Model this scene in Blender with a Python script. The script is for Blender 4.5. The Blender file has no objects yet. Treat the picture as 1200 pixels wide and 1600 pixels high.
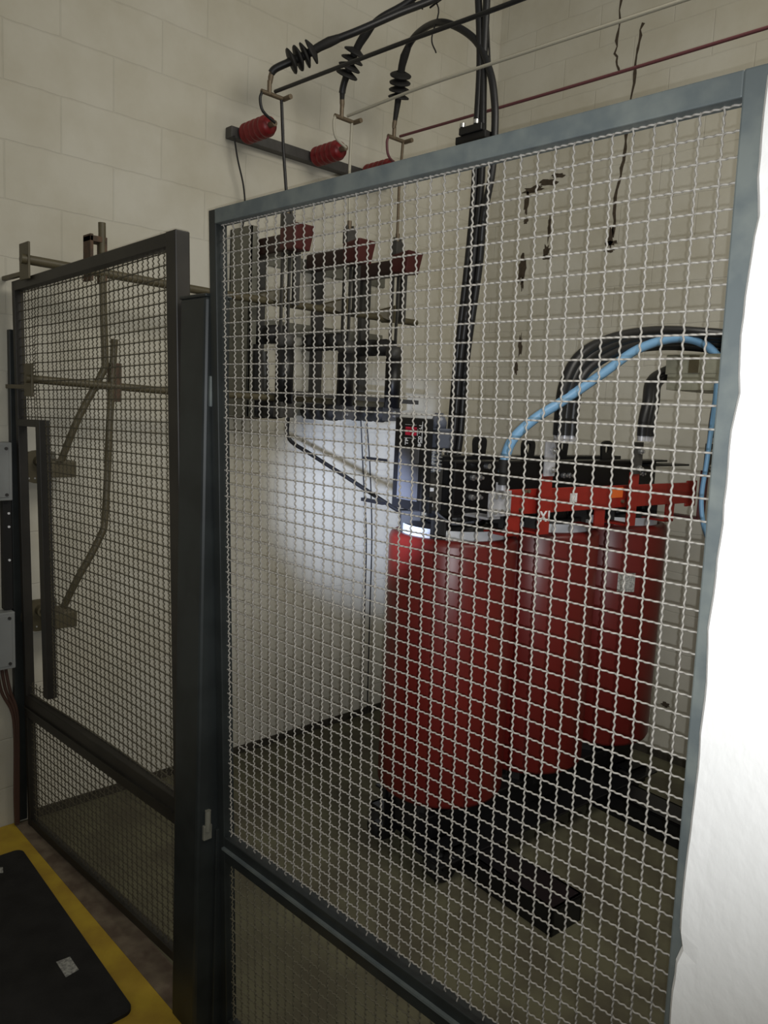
import bpy, bmesh, math, random
from mathutils import Vector, Matrix
random.seed(7)
PI = math.pi
COL = bpy.context.scene.collection

# ------------------------------------------------------------------ camera, light, exposure
sc = bpy.context.scene
YAW, PITCH, ROLL, FPX = 0.7659, 0.1305, 0.0473, 1218.96
CAM = Vector((3.0352, -1.0381, 1.6781))
FWD = Vector((-math.cos(YAW)*math.cos(PITCH), math.sin(YAW)*math.cos(PITCH), -math.sin(PITCH)))
_r = Vector((math.sin(YAW), math.cos(YAW), 0)); _u = _r.cross(FWD)
RGT = _r*math.cos(ROLL) + _u*math.sin(ROLL)
UPV = -_r*math.sin(ROLL) + _u*math.cos(ROLL)
def basis(R, U, F, loc):
    m = Matrix(((R.x, U.x, -F.x), (R.y, U.y, -F.y), (R.z, U.z, -F.z))).to_4x4()
    m.translation = loc
    return m
cd = bpy.data.cameras.new('camera'); cam = bpy.data.objects.new('camera', cd); COL.objects.link(cam)
cam.matrix_world = basis(RGT, UPV, FWD, CAM)
cd.sensor_fit = 'VERTICAL'; cd.sensor_height = 36.0; cd.lens = 36.0*FPX/1600.0
cd.clip_start = 0.02; cd.clip_end = 60
sc.camera = cam
sc.view_settings.view_transform = 'Standard'; sc.view_settings.look = 'None'
sc.view_settings.exposure = 0.0; sc.view_settings.gamma = 1.0; sc.view_settings.use_curve_mapping = False

w = bpy.data.worlds.new('world'); sc.world = w; w.use_nodes = True
w.node_tree.nodes['Background'].inputs[0].default_value = (0.95, 0.93, 0.84, 1)
w.node_tree.nodes['Background'].inputs[1].default_value = 0.17

def light(name, kind, loc, energy, color, target=None, **kw):
    d = bpy.data.lights.new(name, kind); d.energy = energy; d.color = color
    for k, v in kw.items(): setattr(d, k, v)
    o = bpy.data.objects.new(name, d); COL.objects.link(o); o.location = loc
    if target is not None:
        o.rotation_euler = (Vector(target)-Vector(loc)).to_track_quat('-Z', 'Y').to_euler()
    return o
FLASH = CAM + RGT*0.0062 - UPV*0.0078
# phone torch held beside the lens
light('phone_torch', 'SPOT', FLASH, 96, (0.93, 0.96, 1.0), target=(1.15, 1.25, 1.45),
      spot_size=math.radians(90), spot_blend=1.0, shadow_soft_size=0.0015)
# added spot without fixture inside the mesh, brightening the left wall beside the coil
light('added_patch_spot', 'SPOT', (1.72, 0.08, 1.40), 300, (0.58, 0.69, 1.0), target=(0.0, 1.84, 1.22),
      spot_size=math.radians(33), spot_blend=1.0, shadow_soft_size=0.02)
# weak ceiling lamps of the aisle outside the cage and above it
light('aisle_ceiling_lamp', 'AREA', (3.2, -1.7, 3.6), 10, (1.0, 0.95, 0.80), target=(2.9, 0.0, 1.2),
      shape='RECTANGLE', size=1.2, size_y=0.3)
light('bay_ceiling_lamp', 'AREA', (3.1, 0.9, 3.6), 33, (1.0, 0.955, 0.86), target=(0.0, 0.7, 0.9),
      shape='RECTANGLE', size=1.8, size_y=1.0)

# ------------------------------------------------------------------ materials
def new_mat(name):
    m = bpy.data.materials.new(name); m.use_nodes = True
    return m, m.node_tree, m.node_tree.nodes['Principled BSDF']
def mat(name, col, rough=0.5, metal=0.0, noise=0.0, nscale=30.0, bump=0.0, bscale=80.0, col2=None, spec=0.5):
    m, nt, b = new_mat(name)
    b.inputs['Base Color'].default_value = (*col, 1); b.inputs['Roughness'].default_value = rough
    b.inputs['Metallic'].default_value = metal; b.inputs['Specular IOR Level'].default_value = spec
    tc = nt.nodes.new('ShaderNodeTexCoord')
    if noise > 0 or col2:
        n = nt.nodes.new('ShaderNodeTexNoise'); n.inputs['Scale'].default_value = nscale; n.inputs['Detail'].default_value = 6
        nt.links.new(tc.outputs['Object'], n.inputs['Vector'])
        r = nt.nodes.new('ShaderNodeValToRGB')
        c2 = col2 or tuple(c*(1-noise) for c in col)
        r.color_ramp.elements[0].position = 0.38; r.color_ramp.elements[1].position = 0.62
        r.color_ramp.elements[0].color = (*c2, 1); r.color_ramp.elements[1].color = (*col, 1)
        nt.links.new(n.outputs['Fac'], r.inputs['Fac']); nt.links.new(r.outputs['Color'], b.inputs['Base Color'])
    if bump > 0:
        n2 = nt.nodes.new('ShaderNodeTexNoise'); n2.inputs['Scale'].default_value = bscale; n2.inputs['Detail'].default_value = 4
        nt.links.new(tc.outputs['Object'], n2.inputs['Vector'])
        bp = nt.nodes.new('ShaderNodeBump'); bp.inputs['Strength'].default_value = bump; bp.inputs['Distance'].default_value = 0.003
        nt.links.new(n2.outputs['Fac'], bp.inputs['Height']); nt.links.new(bp.outputs['Normal'], b.inputs['Normal'])
    return m

def block_wall(name, axis, off_h, off_v, base=(0.60, 0.575, 0.49), mort=(0.56, 0.535, 0.455), flip=0.5):
    """painted concrete block wall, 0.4 x 0.2 m blocks in running bond"""
    m, nt, b = new_mat(name); L = nt.links
    tc = nt.nodes.new('ShaderNodeTexCoord'); sp = nt.nodes.new('ShaderNodeSeparateXYZ'); L.new(tc.outputs['Object'], sp.inputs[0])
    # slightly uneven joints
    wn = nt.nodes.new('ShaderNodeTexNoise'); wn.inputs['Scale'].default_value = 9; wn.inputs['Detail'].default_value = 3
    L.new(tc.outputs['Object'], wn.inputs['Vector'])
    wm = nt.nodes.new('ShaderNodeMath'); wm.operation = 'MULTIPLY_ADD'; wm.inputs[1].default_value = 0.014; wm.inputs[2].default_value = off_v-0.007
    L.new(wn.outputs['Fac'], wm.inputs[0])
    ah = nt.nodes.new('ShaderNodeMath'); ah.operation = 'ADD'; ah.inputs[1].default_value = off_h; L.new(sp.outputs[axis], ah.inputs[0])
    av = nt.nodes.new('ShaderNodeMath'); av.operation = 'ADD'; L.new(sp.outputs['Z'], av.inputs[0]); L.new(wm.outputs[0], av.inputs[1])
    cb = nt.nodes.new('ShaderNodeCombineXYZ'); L.new(ah.outputs[0], cb.inputs[0]); L.new(av.outputs[0], cb.inputs[1])
    br = nt.nodes.new('ShaderNodeTexBrick'); br.offset = 0.5; br.offset_frequency = 2
    br.inputs['Scale'].default_value = 1.0; br.inputs['Brick Width'].default_value = 0.4; br.inputs['Row Height'].default_value = 0.2
    br.inputs['Mortar Size'].default_value = 0.0035; br.inputs['Mortar Smooth'].default_value = 0.6; br.inputs['Bias'].default_value = 0
    br.inputs['Color1'].default_value = (*base, 1); br.inputs['Color2'].default_value = (base[0]*0.97, base[1]*0.965, base[2]*0.95, 1)
    br.inputs['Mortar'].default_value = (*mort, 1)
    L.new(cb.outputs[0], br.inputs['Vector'])
    # dirt and damp clouds in the paint
    n = nt.nodes.new('ShaderNodeTexNoise'); n.inputs['Scale'].default_value = 2.3; n.inputs['Detail'].default_value = 7; n.inputs['Roughness'].default_value = 0.6
    L.new(tc.outputs['Object'], n.inputs['Vector'])
    r = nt.nodes.new('ShaderNodeValToRGB'); r.color_ramp.elements[0].position = 0.33; r.color_ramp.elements[0].color = (0.86, 0.84, 0.79, 1)
    r.color_ramp.elements[1].position = 0.6; r.color_ramp.elements[1].color = (1, 1, 1, 1)
    L.new(n.outputs['Fac'], r.inputs['Fac'])
    mx = nt.nodes.new('ShaderNodeMix'); mx.data_type = 'RGBA'; mx.blend_type = 'MULTIPLY'; mx.inputs[0].default_value = 1
    L.new(br.outputs['Color'], mx.inputs[6]); L.new(r.outputs['Color'], mx.inputs[7]); L.new(mx.outputs[2], b.inputs['Base Color'])
    n3 = nt.nodes.new('ShaderNodeTexNoise'); n3.inputs['Scale'].default_value = 60; n3.inputs['Detail'].default_value = 5
    L.new(tc.outputs['Object'], n3.inputs['Vector'])
    ma = nt.nodes.new('ShaderNodeMath'); ma.operation = 'MULTIPLY_ADD'; ma.inputs[1].default_value = -1.0
    nm = nt.nodes.new('ShaderNodeMath'); nm.operation = 'MULTIPLY'; nm.inputs[1].default_value = 0.35; L.new(n3.outputs['Fac'], nm.inputs[0])
    L.new(br.outputs['Fac'], ma.inputs[0]); L.new(nm.outputs[0], ma.inputs[2])
    bp = nt.nodes.new('ShaderNodeBump'); bp.inputs['Strength'].default_value = 0.45; bp.inputs['Distance'].default_value = 0.003
    L.new(ma.outputs[0], bp.inputs['Height']); L.new(bp.outputs['Normal'], b.inputs['Normal'])
    b.inputs['Roughness'].default_value = 0.55; b.inputs['Specular IOR Level'].default_value = 0.3
    return m

M = {}
M['wallA'] = block_wall('painted_block_left', 'Y', -0.349, -0.153+0.0)
M['wallB'] = block_wall('painted_block_back', 'X', -0.25, -0.153+0.0)
M['pier'] = mat('whitewash', (0.88, 0.87, 0.84), 0.8, bump=0.4, bscale=40)
M['floor'] = mat('dirty_concrete', (0.115, 0.108, 0.062), 0.85, nscale=5, col2=(0.075, 0.066, 0.04), bump=0.4, bscale=35)
M['sill'] = mat('worn_concrete', (0.21, 0.165, 0.115), 0.9, nscale=14, col2=(0.12, 0.085, 0.06), bump=0.5, bscale=60)
M['yellow'] = mat('yellow_floor_paint', (0.56, 0.38, 0.035), 0.7, nscale=9, col2=(0.44, 0.28, 0.03), bump=0.4, bscale=40)
M['rubber'] = mat('black_rubber', (0.017, 0.016, 0.016), 0.8, noise=0.5, nscale=12, bump=0.3, bscale=120)
M['frame'] = mat('blue_grey_steel', (0.125, 0.14, 0.13), 0.55, metal=0.0, nscale=18, col2=(0.085, 0.10, 0.10), bump=0.25, bscale=25)
M['darkframe'] = mat('dark_green_steel', (0.024, 0.028, 0.027), 0.42, metal=0.1, noise=0.35, nscale=9)
M['gateframe'] = mat('dark_brown_steel', (0.025, 0.022, 0.017), 0.5, noise=0.35, nscale=9)
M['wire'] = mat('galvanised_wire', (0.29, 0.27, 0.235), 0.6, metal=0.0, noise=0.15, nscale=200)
M['gwire'] = mat('backlit_gate_wire', (0.075, 0.065, 0.040), 0.8, noise=0.2, nscale=100)  # darker than the fence wire: backlit look of the gate put into the colour
M['red'] = mat('red_cast_resin', (0.15, 0.013, 0.010), 0.36, noise=0.12, nscale=6)
M['redpaint'] = mat('red_busbar_paint', (0.32, 0.022, 0.014), 0.4, noise=0.1, nscale=40)
M['redins'] = mat('red_insulator_resin', (0.20, 0.012, 0.014), 0.4, noise=0.1)
M['darkins'] = mat('dark_brown_resin', (0.030, 0.012, 0.010), 0.45)
M['capred'] = mat('dark_red_cap', (0.075, 0.011, 0.010), 0.5)
M['orange'] = mat('orange_label', (0.8, 0.16, 0.03), 0.5)
M['black'] = mat('black_paint', (0.008, 0.008, 0.009), 0.38)
M['blackmat'] = mat('black_matt', (0.011, 0.010, 0.009), 0.7)
M['cable'] = mat('black_cable', (0.010, 0.010, 0.011), 0.42)
M['blue'] = mat('blue_cable', (0.19, 0.38, 0.60), 0.4)
M['silver'] = mat('tinned_copper', (0.55, 0.55, 0.58), 0.38, metal=0.2, noise=0.25, nscale=40)
M['whitering'] = mat('white_glass_fibre', (0.72, 0.74, 0.78), 0.35)
M['olive'] = mat('olive_painted_steel', (0.10, 0.083, 0.045), 0.5, noise=0.2, nscale=20)
M['greygreen'] = mat('grey_green_steel', (0.16, 0.155, 0.12), 0.55, noise=0.2, nscale=15)
M['grey'] = mat('grey_enclosure', (0.33, 0.34, 0.33), 0.5, noise=0.1, nscale=10)
M['darkgrey'] = mat('dark_grey_metal', (0.06, 0.057, 0.052), 0.5, noise=0.2)
M['tray'] = mat('zinc_tray', (0.42, 0.41, 0.31), 0.5, metal=0.2, noise=0.15)
M['whiterod'] = mat('white_painted_rod', (0.46, 0.435, 0.35), 0.5)
M['redrod'] = mat('maroon_painted_rod', (0.14, 0.045, 0.05), 0.5)
M['bronze'] = mat('bronze_clamp', (0.17, 0.13, 0.085), 0.45, metal=0.4)
M['rust'] = mat('rusty_steel', (0.11, 0.062, 0.035), 0.75, nscale=40, col2=(0.06, 0.04, 0.025))
M['brown'] = mat('brown_cable', (0.075, 0.036, 0.024), 0.6)
M['crack'] = mat('bare_mortar', (0.075, 0.055, 0.035), 0.95, noise=0.3, nscale=60)
M['paper'] = mat('worn_white_paper', (0.50, 0.50, 0.47), 0.8, nscale=120, col2=(0.25, 0.25, 0.24))
M['plate'] = mat('grey_face_plate', (0.085, 0.085, 0.09), 0.45)
M['lcd'] = mat('red_display_window', (0.62, 0.02, 0.06), 0.25)
M['white'] = mat('white_print', (0.85, 0.85, 0.86), 0.5)
M['pvc'] = mat('translucent_grey_sleeve', (0.10, 0.11, 0.14), 0.3)
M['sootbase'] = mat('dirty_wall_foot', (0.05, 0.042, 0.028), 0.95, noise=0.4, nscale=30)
M['lowwire'] = mat('dimmed_wire', (0.12, 0.108, 0.07), 0.8, noise=0.2, nscale=100)  # mesh wire darkened to paint in the weaker torch light low down
M['bolt'] = mat('zinc_bolt', (0.6, 0.6, 0.6), 0.25, metal=0.8)

# ------------------------------------------------------------------ mesh builder
class MB:
    def __init__(s): s.v = []; s.f = []; s.sm = []
    def add(s, vs, fs, smooth=False):
        k = len(s.v); s.v += [tuple(p) for p in vs]; s.f += [tuple(i+k for i in f) for f in fs]; s.sm += [smooth]*len(fs); return s
    def box(s, lo, hi, T=None):
        (x0, y0, z0), (x1, y1, z1) = lo, hi
        vs = [Vector(p) for p in ((x0,y0,z0),(x1,y0,z0),(x1,y1,z0),(x0,y1,z0),(x0,y0,z1),(x1,y0,z1),(x1,y1,z1),(x0,y1,z1))]
        if T: vs = [T(p) for p in vs]
        return s.add(vs, [(0,3,2,1),(4,5,6,7),(0,1,5,4),(1,2,6,5),(2,3,7,6),(3,0,4,7)])
    def hexa(s, vs):   # 8 corners, bottom ring then top ring
        return s.add(vs, [(0,3,2,1),(4,5,6,7),(0,1,5,4),(1,2,6,5),(2,3,7,6),(3,0,4,7)])
    def bar(s, a, b, wd, th, side=(0,0,1)):
        a, b = Vector(a), Vector(b); d = (b-a).normalized(); sd = Vector(side); n = d.cross(sd).normalized(); sd = n.cross(d).normalized()
        c = [(-1,-1),(1,-1),(1,1),(-1,1)]
        vs = [p + sd*(wd/2*i) + n*(th/2*j) for p in (a, b) for i, j in c]
        return s.hexa(vs)
    def tube(s, pts, r, n=10, caps=True, smooth=True):
        pts = [Vector(p) for p in pts]; R = r if isinstance(r, (list, tuple)) else [r]*len(pts)
        t0 = (pts[1]-pts[0]).normalized(); a = Vector((0,0,1)) if abs(t0.z) < 0.9 else Vector((1,0,0))
        nx = t0.cross(a).normalized(); vs = []
        for i, p in enumerate(pts):
            t = (pts[min(i+1, len(pts)-1)]-pts[max(i-1, 0)])
            t = t.normalized() if t.length > 1e-9 else t0
            nx = (nx - t*nx.dot(t)).normalized(); ny = t.cross(nx)
            vs += [p + (nx*math.cos(2*PI*k/n) + ny*math.sin(2*PI*k/n))*R[i] for k in range(n)]
        fs = [(i*n+k, i*n+(k+1) % n, (i+1)*n+(k+1) % n, (i+1)*n+k) for i in range(len(pts)-1) for k in range(n)]
        s.add(vs, fs, smooth)
        if caps:
            m = len(pts)-1
            s.add([vs[k] for k in range(n)], [tuple(reversed(range(n)))]); s.add([vs[m*n+k] for k in range(n)], [tuple(range(n))])
        return s
    def lathe(s, prof, o=(0,0,0), ax=(0,0,1), n=40, smooth=True, closed=False):
        """profile (radius, height) revolved about the axis"""
        o = Vector(o); ax = Vector(ax).normalized(); a = Vector((1,0,0)) if abs(ax.x) < 0.9 else Vector((0,1,0))
        X = ax.cross(a).normalized(); Y = ax.cross(X)
        vs = [o + ax*h + (X*math.cos(2*PI*k/n)+Y*math.sin(2*PI*k/n))*r for r, h in prof for k in range(n)]
        m = len(prof); rng = range(m if closed else m-1)
        fs = [(i*n+k, i*n+(k+1) % n, ((i+1) % m)*n+(k+1) % n, ((i+1) % m)*n+k) for i in rng for k in range(n)]
        return s.add(vs, fs, smooth)
    def build(s, name, m, parent=None, bevel=0.0, fix=True):
        me = bpy.data.meshes.new(name); me.from_pydata(s.v, [], s.f); me.materials.append(m)
        me.polygons.foreach_set('use_smooth', s.sm)
        if fix:
            bm = bmesh.new(); bm.from_mesh(me); bmesh.ops.recalc_face_normals(bm, faces=bm.faces)
            bm.to_mesh(me); bm.free()
        me.update()
        o = bpy.data.objects.new(name, me); COL.objects.link(o)
        if parent:
            o.parent = parent; o.matrix_parent_inverse = parent.matrix_world.inverted()
        if bevel:
            bv = o.modifiers.new('bevel', 'BEVEL'); bv.width = bevel; bv.segments = 2; bv.limit_method = 'ANGLE'
        return o
def tag(o, label=None, cat=None, group=None, kind=None):
    if label: o['label'] = label
    if cat: o['category'] = cat
    if group: o['group'] = group
    if kind: o['kind'] = kind
    return o
def thing(name, loc, label, cat, group=None):
    o = bpy.data.objects.new(name, None); COL.objects.link(o); o.location = loc; o.empty_display_size = 0.05
    o.matrix_world = Matrix.Translation(loc)
    return tag(o, label, cat, group)
def smooth_path(pts, sub=6):
    P = [Vector(p) for p in pts]; P = [P[0]*2-P[1]] + P + [P[-1]*2-P[-2]]; out = []
    for i in range(1, len(P)-2):
        for k in range(sub):
            t = k/sub; a, b, c, d = P[i-1], P[i], P[i+1], P[i+2]
            out.append(0.5*((2*b)+(c-a)*t+(2*a-5*b+4*c-d)*t*t+(3*b-a-3*c+d)*t**3))
    out.append(P[-2]); return out
def text_mesh(s, size, name, m, parent, origin, xdir, ydir):
    """raised lettering lying on a surface"""
    cu = bpy.data.curves.new('lettering', 'FONT'); cu.body = s; cu.size = size; cu.extrude = 0.0006; cu.offset = size*0.028
    to = bpy.data.objects.new('lettering', cu); COL.objects.link(to)
    me = bpy.data.meshes.new_from_object(to.evaluated_get(bpy.context.evaluated_depsgraph_get()))
    bpy.data.objects.remove(to); me.materials.clear(); me.materials.append(m)
    X = Vector(xdir).normalized(); Y = Vector(ydir).normalized(); Z = X.cross(Y)
    mm = Matrix(((X.x,Y.x,Z.x),(X.y,Y.y,Z.y),(X.z,Y.z,Z.z))).to_4x4(); mm.translation = Vector(origin)
    me.transform(mm)
    o = bpy.data.objects.new(name, me); COL.objects.link(o); o.parent = parent; o.matrix_parent_inverse = parent.matrix_world.inverted()
    return o

# ------------------------------------------------------------------ the setting
def struct(o): o['kind'] = 'structure'; return o
struct(MB().box((-0.15, -3.0, -0.1), (5.5, 2.617, 0.0)).build('floor', M['floor']))
struct(MB().box((-0.15, -3.0, 0.0), (0.0, 2.617, 4.9)).build('wall_left', M['wallA']))
wb = struct(MB().box((-0.15, 2.617, -0.1), (5.5, 2.767, 4.9)).build('wall_back', M['wallB']))
# whitewashed pier that carries the end of the fence; its arris is chipped
pm = MB(); N = 90; prof = []
rr = random.Random(3); xx = 0.0
for i in range(N+1):
    z = 2.09*i/N; xx = 0.6*xx + rr.uniform(-0.0012, 0.0012)
    chip = 0.0
    for zc, a, wdt in ((1.72, 0.004, 0.03), (1.42, -0.004, 0.05), (0.80, 0.003, 0.02), (0.98, 0.007, 0.015), (1.93, 0.004, 0.03)):
        chip += a*math.exp(-((z-zc)/wdt)**2)
    prof.append((2.624+xx+chip, z))
vs = []; fs = []
for x, z in prof:
    vs += [(x, -0.049, z), (x+0.006, -0.058, z), (2.66, -0.070, z), (3.9, -0.62, z), (3.9, 0.11, z), (x+0.006, 0.11, z)]
for i in range(N):
    for k in range(6):
        a = i*6+k; b = i*6+(k+1) % 6; fs.append((a, b, b+6, a+6))
fs += [(5, 4, 3, 2, 1, 0), tuple(N*6+k for k in range(6))]
pm.add(vs, fs); struct(pm.build('wall_right', M['pier']))
# concrete sill between the gate and the painted line
struct(MB().box((0.02, -0.056, 0.0), (1.31, 0.03, 0.005)).build('trim_1', M['sill']))
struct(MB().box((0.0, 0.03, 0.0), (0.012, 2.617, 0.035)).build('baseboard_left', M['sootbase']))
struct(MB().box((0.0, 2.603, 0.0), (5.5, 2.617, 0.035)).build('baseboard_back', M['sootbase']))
# damage on the back wall: cracks and lost paint
def ribbon(mb, pts, widths, y):
    P = [Vector((x, y, z)) for x, z in pts]; vs = []
    for i, p in enumerate(P):
        t = (P[min(i+1, len(P)-1)]-P[max(i-1, 0)]).normalized(); n = Vector((t.z, 0, -t.x)); wd = widths[i]/2
        vs += [p+n*wd, p-n*wd]
    k = len(P)
    vs += [q+Vector((0, 0.003, 0)) for q in vs]
    fs = [(2*i, 2*i+1, 2*i+3, 2*i+2) for i in range(k-1)] + [(2*k+2*i, 2*k+2*i+2, 2*k+2*i+3, 2*k+2*i+1) for i in range(k-1)]
    fs += [(2*i, 2*i+2, 2*k+2*i+2, 2*k+2*i) for i in range(k-1)] + [(2*i+1, 2*k+2*i+1, 2*k+2*i+3, 2*i+3) for i in range(k-1)]
    mb.add(vs, fs)
def rough_line(pts, wbase, seed, sub=5):
    r = random.Random(seed); out = []; ws = []
    for i in range(len(pts)-1):
        for k in range(sub):
            t = k/sub; out.append((pts[i][0]*(1-t)+pts[i+1][0]*t + r.uniform(-.006, .006), pts[i][1]*(1-t)+pts[i+1][1]*t))
            ws.append(wbase*r.uniform(0.5, 1.6))
    out.append(pts[-1]); ws.append(wbase*.5); return out, ws
YB = 2.6155
for pts, wd, sd in (([(0.759, 3.90), (0.757, 3.65), (0.750, 3.50), (0.782, 3.40)], 0.011, 1),
                    ([(0.886, 3.60), (0.868, 3.46), (0.860, 3.243), (0.848, 3.124), (0.843, 2.97), (0.815, 2.80), (0.822, 2.60)], 0.012, 2)):
    p, ws = rough_line(pts, wd, sd); mb = MB(); ribbon(mb, p, ws, YB); struct(mb.build('wall_crack', M['crack'], wb))
for cx, cz, sx, sz, sd in ((0.30, 2.92, .055, .016, 3), (0.40, 2.94, .05, .017, 4), (0.46, 2.965, .035, .012, 4), (0.262, 2.845, .012, .05, 5), (0.265, 2.757, .012, .014, 6),
                           (0.425, 2.70, .010, .06, 7), (0.418, 2.575, .018, .03, 8), (0.43, 2.545, .045, .010, 9), (0.262, 2.50, .024, .06, 10),
                           (0.268, 2.415, .008, .03, 11), (0.812, 2.575, .028, .012, 12), (0.808, 2.54, .032, .010, 13), (0.808, 2.60, .012, .05, 14),
                           (0.285, 2.07, .010, .05, 15), (0.265, 1.95, .012, .03, 16), (1.33, 0.28, .018, .010, 17)):
    r = random.Random(sd); n = 18
    ring = []
    for k in range(n):
        a = 2*PI*k/n; q = r.uniform(0.7, 1.6); ring.append((cx+sx*q*math.cos(a), cz+sz*q*math.sin(a)))
    vs = [(x, YB, z) for x, z in ring]+[(x, YB+0.003, z) for x, z in ring]
    mb = MB().add(vs, [tuple(range(n)), tuple(reversed(range(n, 2*n)))]+[(k, k+n, (k+1) % n+n, (k+1) % n) for k in range(n)])
    struct(mb.build('paint_chip', M['crack'], wb))

# yellow floor line and mat
def slab(poly, z0, z1):
    n = len(poly); vs = [(x, y, z0) for x, y in poly]+[(x, y, z1) for x, y in poly]
    return MB().add(vs, [tuple(reversed(range(n))), tuple(range(n, 2*n))]+[(k, (k+1) % n, (k+1) % n+n, k+n) for k in range(n)])
yl = slab([(0.004, -0.054), (0.10, -0.054), (0.70, -0.047), (1.20, -0.033), (1.345, -0.030), (1.62, -0.03), (1.62, -0.40), (0.004, -0.40)], 0.0, 0.0035).build('yellow_floor_line', M['yellow'])
tag(yl, 'worn yellow painted line on the floor along the foot of the gate', 'floor marking')
mp = []
for cx, cy, a0 in ((1.175, -0.165, 0), (0.245, -0.128, 90), (0.245, -1.05, 180), (1.175, -1.05, 270)):
    for k in range(7):
        a = math.radians(a0+k*15); mp.append((cx+0.028*math.cos(a), cy+0.028*math.sin(a)))
mat_o = slab(mp, 0.0035, 0.014).build('rubber_mat', M['rubber'])
tag(mat_o, 'black rubber floor mat with rounded corner beside the yellow line', 'mat')
tag(slab([(0.888, -0.229), (0.967, -0.232), (0.961, -0.192), (0.892, -0.190)], 0.0142, 0.0152).build('paper_tag', M['paper']),
    'small worn white paper tag lying on the black mat near its rounded corner', 'paper tag')
tag(slab([(0.27, -0.225), (0.30, -0.19), (0.335, -0.20), (0.31, -0.235)], 0.0142, 0.0150).build('paint_scrap', M['paper']),
    'pale smudged scrap on the mat at the left edge of the photo', 'scrap')

# ------------------------------------------------------------------ fence
FA, FL = 0.0255, -0.0385          # the fence stands a little skew and leans out
def FP(x, z, off=0.0):            # point of the fixed fence plane
    return Vector((x - math.sin(FA)*off, x*math.tan(FA) + FL*z + off, z))
PITCHW = 0.0312
def wave_wire(mb, fn, n_cells, start_sign, r=0.0018, amp=0.0021, seg=7, halves=3, ext=0.0, sides=5):
    pts = []
    steps = int(n_cells*halves*seg/2)
    for i in range(steps+1):
        t = n_cells*i/steps
        pts.append(fn(t, start_sign*amp*math.cos(PI*halves*t)))
    mb.tube(pts, r, n=sides, caps=False)
def mesh_panel(name, P, parent, m, xs, z0, z1, zref, label=None, hole=None, x0=None, x1=None, bulge=None):
    """P(x,z,off) surface; xs vertical wire positions"""
    mb = MB()
    k0 = math.ceil((z0-zref)/PITCHW); k1 = math.floor((z1-zref)/PITCHW)
    B = bulge or (lambda x, z: 0.0)
    def put_v(x, za, zb, i):
        sgn = 1 if i % 2 == 0 else -1
        f = lambda t, o: P(x, zref+(t)*PITCHW, o+B(x, zref+t*PITCHW))
        a = (za-zref)/PITCHW; b = (zb-zref)/PITCHW
        n = max(3, int((b-a)*16)); pts = []
        for q in range(n+1):
            t = a+(b-a)*q/n; pts.append(f(t, sgn*0.0019*math.cos(5*PI*t)))
        mb.tube(pts, 0.00165, n=5, caps=False)
    def put_h(z, xa, xb, j):
        sgn = -1 if j % 2 == 0 else 1
        a = (xa-xs[0])/PITCHW; b = (xb-xs[0])/PITCHW; n = max(3, int((b-a)*16)); pts = []
        for q in range(n+1):
            t = a+(b-a)*q/n; x = xa+(xb-xa)*q/n; pts.append(P(x, z, sgn*0.0014*math.cos(5*PI*t)+B(x, z)))
        mb.tube(pts, 0.00165, n=5, caps=False)
    for i, x in enumerate(xs):
        if hole and hole[0] < x < hole[1]:
            if z0 < hole[2]: put_v(x, z0, hole[2], i)
            if z1 > hole[3]: put_v(x, hole[3], z1, i)
        else: put_v(x, z0, z1, i)
    for k in range(k0, k1+1):
        z = zref+k*PITCHW
        if hole and hole[2] < z < hole[3]: put_h(z, hole[1], x1, k)
        else: put_h(z, x0, x1, k)
    o = mb.build(name, m, parent, fix=False)
    if label: o['label'] = label
    return o
def pbar(P, a, b, c, d, o0, o1):
    """bar between corners a,b,c,d = (x,z) in plane P with depth o0..o1"""
    return MB().hexa([P(*a, o0), P(*b, o0), P(*b, o1), P(*a, o1), P(*d, o0), P(*c, o0), P(*c, o1), P(*d, o1)])

fp = thing('fence_panel', FP(2.0, 0.0), 'tall fixed steel fence panel of pale crimped wire mesh in a blue grey frame', 'fence panel')
XL0, XL1, XR0, XR1, ZT = 1.392, 1.420, 2.588, 2.640, 2.111
pbar(FP, (XL0, 0.0), (XL1, 0.0), (XL1, ZT), (XL0, ZT), -0.016, 0.016).build('stile', M['darkframe'], fp, 0.002)['label'] = 'dark left upright of the frame'
pbar(FP, (XR0, 0.0), (XR1, 0.0), (XR1, ZT), (XR0, ZT), -0.020, 0.016).build('stile', M['frame'], fp, 0.003)
pbar(FP, (XL1, ZT-0.032), (XR0, ZT-0.032), (XR0, ZT), (XL1, ZT), -0.018, 0.016).build('top_rail', M['frame'], fp, 0.002)
pbar(FP, (XL1, 0.500), (XR0, 0.500), (XR0, 0.567), (XL1, 0.567), -0.016, 0.014).build('middle_rail', M['darkframe'], fp, 0.002)
pbar(FP, (XL1, 0.535), (XR0, 0.535), (XR0, 0.541), (XL1, 0.541), -0.024, -0.016).build('rail_lip', M['frame'], fp)
pbar(FP, (XL1, 0.0), (XR0, 0.0), (XR0, 0.032), (XL1, 0.032), -0.014, 0.014).build('bottom_rail', M['darkframe'], fp, 0.002)
xs = [1.4680+PITCHW*i for i in range(36)]
def pbulge(x, z):
    return 0.006*math.sin(PI*(x-XL1)/(XR0-XL1))*math.sin(PI*max(0, z-0.56)/1.55)
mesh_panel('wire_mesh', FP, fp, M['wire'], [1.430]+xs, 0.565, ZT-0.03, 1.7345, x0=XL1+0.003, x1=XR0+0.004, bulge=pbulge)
mesh_panel('wire_mesh', FP, fp, M['lowwire'], [1.430]+xs, 0.03, 0.502, 1.7345, x0=XL1+0.003, x1=XR0+0.004)

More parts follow.
